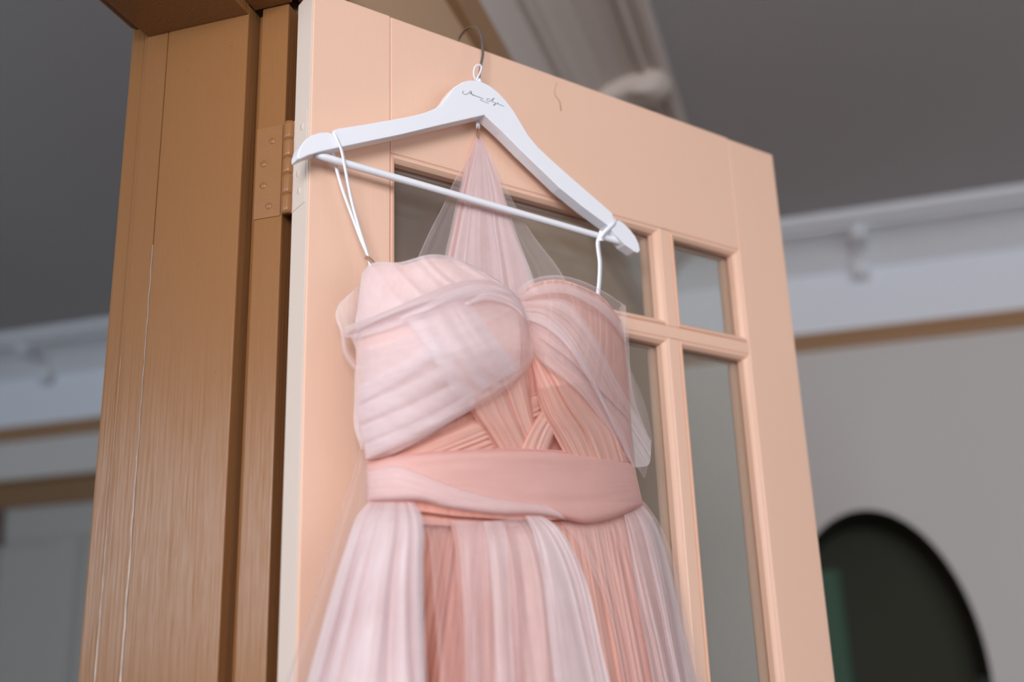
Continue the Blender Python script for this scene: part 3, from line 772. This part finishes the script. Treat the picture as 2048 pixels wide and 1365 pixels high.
# --- right cup: swept sheer strips gathered at the centre
def strip_disp(npl, seed, amp):
    return lambda S, T: amp*folds(T*npl+0.6*np.sin(S*2+seed), seed)*(0.3+0.7*S)+0.010*np.sin(np.pi*np.clip(S*1.1, 0, 1))-0.016*np.clip(1-S*7, 0, 1)-0.004*(np.abs(2*T-1)**10)
cloth('cup', [[(1036, 600), (1060, 572), (1110, 560), (1160, 572), (1205, 596), (1240, 640)], [(1046, 618), (1090, 612), (1140, 625), (1185, 660), (1220, 700), (1248, 740)],
              [(1056, 660), (1100, 690), (1140, 720), (1180, 760), (1220, 800), (1258, 840)]], 130, 80, 'pleat', 0.004, lambda S, T: 0.006*folds(S*13+T*1.5, 81)-0.01*np.clip(1-S*6, 0, 1), hem='t')
cloth('sheer_drape', [[(1030, 582), (1062, 560), (1110, 551), (1160, 561), (1210, 585), (1251, 612)], [(1040, 592), (1090, 580), (1150, 590), (1200, 615), (1235, 640), (1256, 672)],
              [(1045, 600), (1110, 603), (1170, 640), (1210, 690), (1245, 750), (1266, 792)], [(1048, 607), (1115, 622), (1175, 672), (1215, 742), (1262, 830), (1301, 886)]], 110, 70, 'net_sheer', 0.020, strip_disp(5, 83, 0.004), swap=True, hem='tr')
cloth('sheer_drape', [[(1036, 594), (1070, 574), (1120, 568), (1170, 585), (1215, 612), (1250, 650)], [(1044, 604), (1090, 590), (1140, 592), (1190, 618), (1225, 650), (1252, 690)]], 90, 24, 'net_mid', 0.016, strip_disp(2, 85, 0.003), swap=True, hem='b')
cloth('sheer_drape', [[(1044, 603), (1100, 598), (1138, 606), (1182, 662), (1232, 762), (1302, 884)], [(1045, 613), (1092, 615), (1142, 650), (1190, 730), (1240, 832), (1297, 930)],
              [(1048, 625), (1086, 630), (1130, 668), (1178, 750), (1214, 832), (1266, 936)]], 120, 50, 'net_mid', 0.026, strip_disp(4, 87, 0.005), swap=True, hem='tb')
cloth('sheer_drape', [[(1048, 622), (1090, 630), (1132, 665), (1180, 745), (1230, 850), (1264, 928)], [(1058, 658), (1090, 688), (1130, 722), (1170, 770), (1220, 850), (1256, 918)],
              [(1064, 704), (1082, 726), (1120, 756), (1160, 790), (1202, 842), (1244, 908)]], 120, 50, 'net_mid', 0.022, strip_disp(5, 89, 0.005), swap=True, hem='b')
cloth('sheer_drape', [[(1048, 622), (1090, 630), (1132, 665), (1180, 745), (1230, 850), (1264, 928)], [(1052, 640), (1090, 656), (1130, 690), (1176, 760), (1226, 850), (1260, 923)]], 120, 30, 'net_mid', 0.030, strip_disp(2, 90, 0.004), swap=True, hem='tb')
cloth('side_flap', [[(1238, 615), (1250, 612), (1253, 640)], [(1244, 700), (1254, 710), (1257, 720)], [(1255, 790), (1275, 800), (1290, 812)], [(1262, 850), (1288, 866), (1303, 884)], [(1264, 900), (1284, 914), (1296, 930)], [(1268, 930), (1280, 944), (1288, 958)]], 30, 60, 'net_sheer', 0.0, lambda S, T: 0.006*np.sin(np.pi*S), wfun=flat(0.034), hem='r')

# --- sash
sash_rows = [[(734, 930), (780, 915), (830, 907), (920, 901), (1030, 897), (1150, 904), (1230, 913), (1268, 925)],
             [(734, 955), (830, 940), (920, 937), (1030, 935), (1150, 940), (1235, 948), (1274, 955)],
             [(735, 980), (830, 975), (920, 980), (1030, 990), (1150, 995), (1240, 985), (1280, 982)],
             [(735, 1003), (830, 1002), (900, 1016), (1000, 1028), (1080, 1029), (1140, 1042), (1175, 1047), (1230, 1035), (1286, 1010)]]
cloth('sash', sash_rows, 180, 70, 'sash', 0.026, lambda S, T: 0.004*np.sin(np.pi*T)+0.0022*folds(T*4+1.2*S+0.5*np.sin(S*5), 91)-0.010*np.abs(2*T-1)**9, swap=True, hem='tb')
cloth('sash', [[(735, 938), (790, 925), (830, 935), (880, 955), (930, 975), (1000, 995), (1080, 1005)], [(735, 975), (790, 972), (840, 985), (900, 1003), (1000, 1018), (1080, 1022), (1120, 1028)],
               [(735, 1003), (790, 1002), (840, 1003), (900, 1018), (1000, 1030), (1080, 1031), (1135, 1043)]], 140, 40, 'net_mid', 0.033, lambda S, T: 0.003*np.sin(np.pi*T)-0.008*np.clip(1-T*6, 0, 1)-0.006*np.abs(2*T-1)**9, swap=True, label='paler folded lower edge of the sash')
cloth('waistband', [[(740, 985), (830, 990), (930, 1000), (1110, 1010), (1270, 1000)], [(740, 1012), (830, 1022), (930, 1034), (1110, 1040), (1276, 1016)]], 120, 16, 'lining', 0.012, lambda S, T: 0.002*folds(S*50, 95))

# --- skirt
def extend(G, zend, steps, decay):
    """carry the rows of a skirt grid on below the frame, in true space, down to zend"""
    d = (G[-1]-G[-12])/11.0
    dz = d[:, 2:3].mean(); per = (zend-G[-1, :, 2].mean())/steps
    sc = per/dz
    rows = [G]; cur = G[-1].copy(); f = 1.0; c0 = cur.copy()
    for k in range(steps):
        f *= decay
        st = d*sc; st[:, 0] *= f; st[:, 1] *= f
        cur = cur+st
        cur[:, 1] = np.minimum(cur[:, 1], -0.004)
        rows.append(cur[None].copy())
    return np.concatenate(rows, 0)

def skirt(name, left, right, ns, mat, off, npl, seed, amp, nt=110, label=None, drift=0.6, puff=0.0, swap=False, sink=0.0):
    l = catmull(np.array(left, float), 30); r = catmull(np.array(right, float), 30)
    rows = []
    for a, b in zip(l, r):
        sag = 6*np.sin(np.pi*np.linspace(0, 1, 5))
        rows.append([(a[0]+(b[0]-a[0])*k/4, a[1]+(b[1]-a[1])*k/4) for k in range(5)])
    def dsp(S, T):
        g = 0.22+0.78*np.clip(T*1.6, 0, 1)
        return amp*g*(folds(S*npl+drift*T*np.sin(S*5+seed), seed)-0.4)+puff*np.sin(np.pi*np.clip(T*2.2, 0, 1))*np.exp(-T*3)-0.007*np.clip(1-T*9, 0, 1)-sink*np.clip(T*6, 0, 1)
    G, S, T = loft(rows, ns, nt, off, dsp)
    G2 = extend(G, 0.34, 26, 0.93)
    nt2 = len(G2)
    S2, T2 = np.meshgrid(np.linspace(0, 1, ns), np.concatenate([np.linspace(0, 1, nt), 1+np.arange(1, nt2-nt+1)*0.17]))
    o = grid_obj(name, G2, S2, T2, mat, hem='lr' if mat.startswith('net') else '')
    if label: o['label'] = label
    return o

Ledge = [(738, 1004), (716, 1030), (703, 1060), (690, 1100), (674, 1150), (646, 1250), (615, 1365)]
Redge = [(1282, 1012), (1300, 1036), (1314, 1066), (1328, 1110), (1342, 1160), (1364, 1260), (1390, 1365)]
skirt('skirt_lining', [(x+10, y+2) for x, y in Ledge], [(x-8, y+2) for x, y in Redge], 420, 'lining', 0.002, 44, 101, 0.018, sink=0.016, label='salmon gathered underskirt')
skirt('skirt_layer', [(896, 1040), (906, 1064), (912, 1110), (916, 1200), (918, 1290), (920, 1365)], [(1275, 1018), (1290, 1045), (1300, 1090), (1315, 1160), (1338, 1260), (1362, 1365)], 360, 'pleat', 0.003, 34, 103, 0.016)
# pale outer gathers
LA = [(828, 1004), (843, 1032), (848, 1070), (846, 1120), (846, 1200), (848, 1280), (852, 1365)]
skirt('skirt_layer', Ledge, LA, 180, 'net_dense', 0.022, 4.6, 107, 0.055, puff=0.014, drift=0.35)
skirt('skirt_layer', [(x+8, y) for x, y in Ledge], [(x-6, y) for x, y in LA], 180, 'net_mid', 0.012, 4.6, 107, 0.050, drift=0.35)
skirt('skirt_layer', [(x+16, y) for x, y in Ledge], [(x-10, y) for x, y in LA], 180, 'cup_lining', 0.002, 4.6, 107, 0.042, drift=0.35)
skirt('skirt_layer', [(846, 1036), (858, 1078), (864, 1140), (870, 1220), (876, 1300), (880, 1365)], [(975, 1044), (972, 1078), (970, 1140), (969, 1220), (968, 1300), (968, 1365)], 120, 'net_sheer', 0.014, 5, 111, 0.026)
skirt('skirt_layer', [(906, 1042), (916, 1078), (922, 1140), (927, 1220), (930, 1300), (932, 1365)], [(1010, 1044), (1012, 1078), (1016, 1140), (1020, 1220), (1024, 1300), (1026, 1365)], 120, 'net_mid', 0.012, 4, 112, 0.024)
skirt('skirt_layer', [(968, 1044), (975, 1078), (981, 1140), (987, 1220), (991, 1300), (995, 1365)], [(1080, 1032), (1108, 1050), (1138, 1090), (1164, 1150), (1183, 1220), (1200, 1300), (1214, 1365)], 170, 'net_mid', 0.020, 5, 113, 0.032, puff=0.012)
skirt('skirt_layer', [(1050, 1032), (1064, 1060), (1076, 1100), (1085, 1150), (1092, 1220), (1102, 1300), (1110, 1365)], [(1082, 1032), (1112, 1052), (1142, 1094), (1168, 1154), (1187, 1224), (1204, 1304), (1218, 1365)], 110, 'net_dense', 0.026, 2.5, 115, 0.022, puff=0.012)
skirt('skirt_layer', [(1248, 1030), (1256, 1070), (1264, 1120), (1275, 1190), (1292, 1280), (1306, 1365)], Redge, 110, 'net_mid', 0.016, 3, 117, 0.026, puff=0.01)
skirt('skirt_layer', [(1270, 1026), (1290, 1070), (1302, 1120), (1314, 1190), (1330, 1280), (1344, 1365)], [(x+4, y) for x, y in Redge], 90, 'net_mid', 0.010, 2.5, 118, 0.020, puff=0.01)
skirt('skirt_layer', [(1120, 1044), (1150, 1080), (1182, 1140), (1210, 1210), (1232, 1290), (1246, 1365)], [(1262, 1026), (1284, 1060), (1300, 1120), (1318, 1200), (1338, 1280), (1356, 1365)], 150, 'net_sheer', 0.012, 9, 119, 0.024)
# outermost veil, wider than the gathers on both sides
def veil(left, right, seed):
    l = catmull(np.array(left, float), 24); r = catmull(np.array(right, float), 24)
    rows = [[tuple(a), tuple((a*2+b)/3), tuple((a+2*b)/3), tuple(b)] for a, b in zip(l, r)]
    G, S, T = loft(rows, 60, 70, 0.0, lambda S, T: 0.006*folds(S*4+0.3*T, seed), wfun=lambda x, y: np.maximum(0.030, wbody(x, y)*0.55+0.01))
    G2 = extend(G, 0.36, 26, 0.93)
    S2, T2 = np.meshgrid(np.linspace(0, 1, 60), np.linspace(0, 1.6, len(G2)))
    grid_obj('skirt_veil', G2, S2, T2, 'net_veil', hem='lr', hw=1)
veil([(726, 880), (706, 950), (676, 1040), (648, 1130), (618, 1225), (590, 1310), (572, 1365)], [(760, 950), (770, 1000), (780, 1060), (780, 1130), (780, 1225), (780, 1310), (780, 1365)], 131)
veil([(1240, 1000), (1245, 1040), (1250, 1080), (1256, 1130), (1262, 1200), (1270, 1290), (1276, 1365)], [(1288, 1004), (1316, 1045), (1340, 1100), (1356, 1160), (1372, 1230), (1392, 1310), (1406, 1365)], 133)

# --- ribbons, hanging loop and thread
def ribbon(name, pts, width_px, mat='ribbon', thick=0.0005):
    a = np.array(pts, float)
    q = catmull3(np.concatenate([a[:, :2], a[:, 2:3]*2000], 1), 50); q[:, 2] /= 2000
    d = np.gradient(q[:, :2], axis=0); d /= np.linalg.norm(d, axis=1)[:, None]+1e-9
    nrm = np.stack([-d[:, 1], d[:, 0]], 1)*width_px/2
    A = P(q[:, 0]+nrm[:, 0], q[:, 1]+nrm[:, 1], q[:, 2]); B = P(q[:, 0]-nrm[:, 0], q[:, 1]-nrm[:, 1], q[:, 2])
    n_ = len(q); V = np.concatenate([A, B]); F = [(k, k+1, n_+k+1, n_+k) for k in range(n_-1)]
    o = mesh_obj(name, V, F, M[mat], dress, smooth=True, origin=DO)
    s = o.modifiers.new('solidify', 'SOLIDIFY'); s.thickness = thick; s.offset = 0
    return o
# left: in front of the arm and the bar, down to the bodice; second strand behind both
ribbon('ribbon', [(667, 262, .024), (670, 270, .0305), (677, 285, .0310), (683, 300, .0305), (690, 335, .0290), (703, 400, .026), (720, 462, .026), (736, 512, .028), (742, 535, .03)], 5.5)
ribbon('ribbon', [(668, 262, .0235), (666, 274, .0110), (666, 300, .0100), (671, 330, .0120), (684, 375, .018), (702, 425, .021), (722, 478, .024), (738, 516, .026), (744, 538, .028)], 6)
ribbon('ribbon', [(730, 514, .029), (738, 518, .030), (748, 528, .032), (752, 534, .033)], 7, 'thread')
# right: over the notch, round the bar, straight down
ribbon('ribbon', [(1231, 438, .024), (1228, 446, .0305), (1219, 455, .0310), (1209, 465, .0300), (1203, 474, .0275)], 8)
ribbon('ribbon', [(1204, 462, .0265), (1203, 470, .0268), (1202, 482, .0268)], 11)
ribbon('ribbon', [(1200, 472, .0262), (1196, 484, .0255), (1197, 500, .025), (1200, 525, .026), (1199, 560, .028), (1196, 590, .032), (1196, 602, .034)], 8)
# white loop round the hook, passing behind the hanger to the tab that carries the back of the dress
ribbon('hanging_loop', [(951, 160, .0225), (948, 148, .0245), (949, 137, .0250), (953, 131, .0252), (960, 130, .0252), (963, 134, .0250), (961, 143, .0248), (957, 152, .0246), (953, 161, .0225)], 3.4)
ribbon('hanging_loop', [(953, 160, .0220), (954, 175, .0110), (955, 210, .0100), (956, 236, .0110), (956, 250, .0145), (956, 257, .0150)], 7.5)
tl = catmull3(P(*np.array([(955, 252, .0165), (952, 262, .0165), (954, 272, .015), (957, 277, .012), (958, 270, .015), (958, 260, .0165), (957, 252, .0165)]).T), 40)
tube('thread_loop', tl, 0.0005, M['thread'], dress, 6, origin=DO)
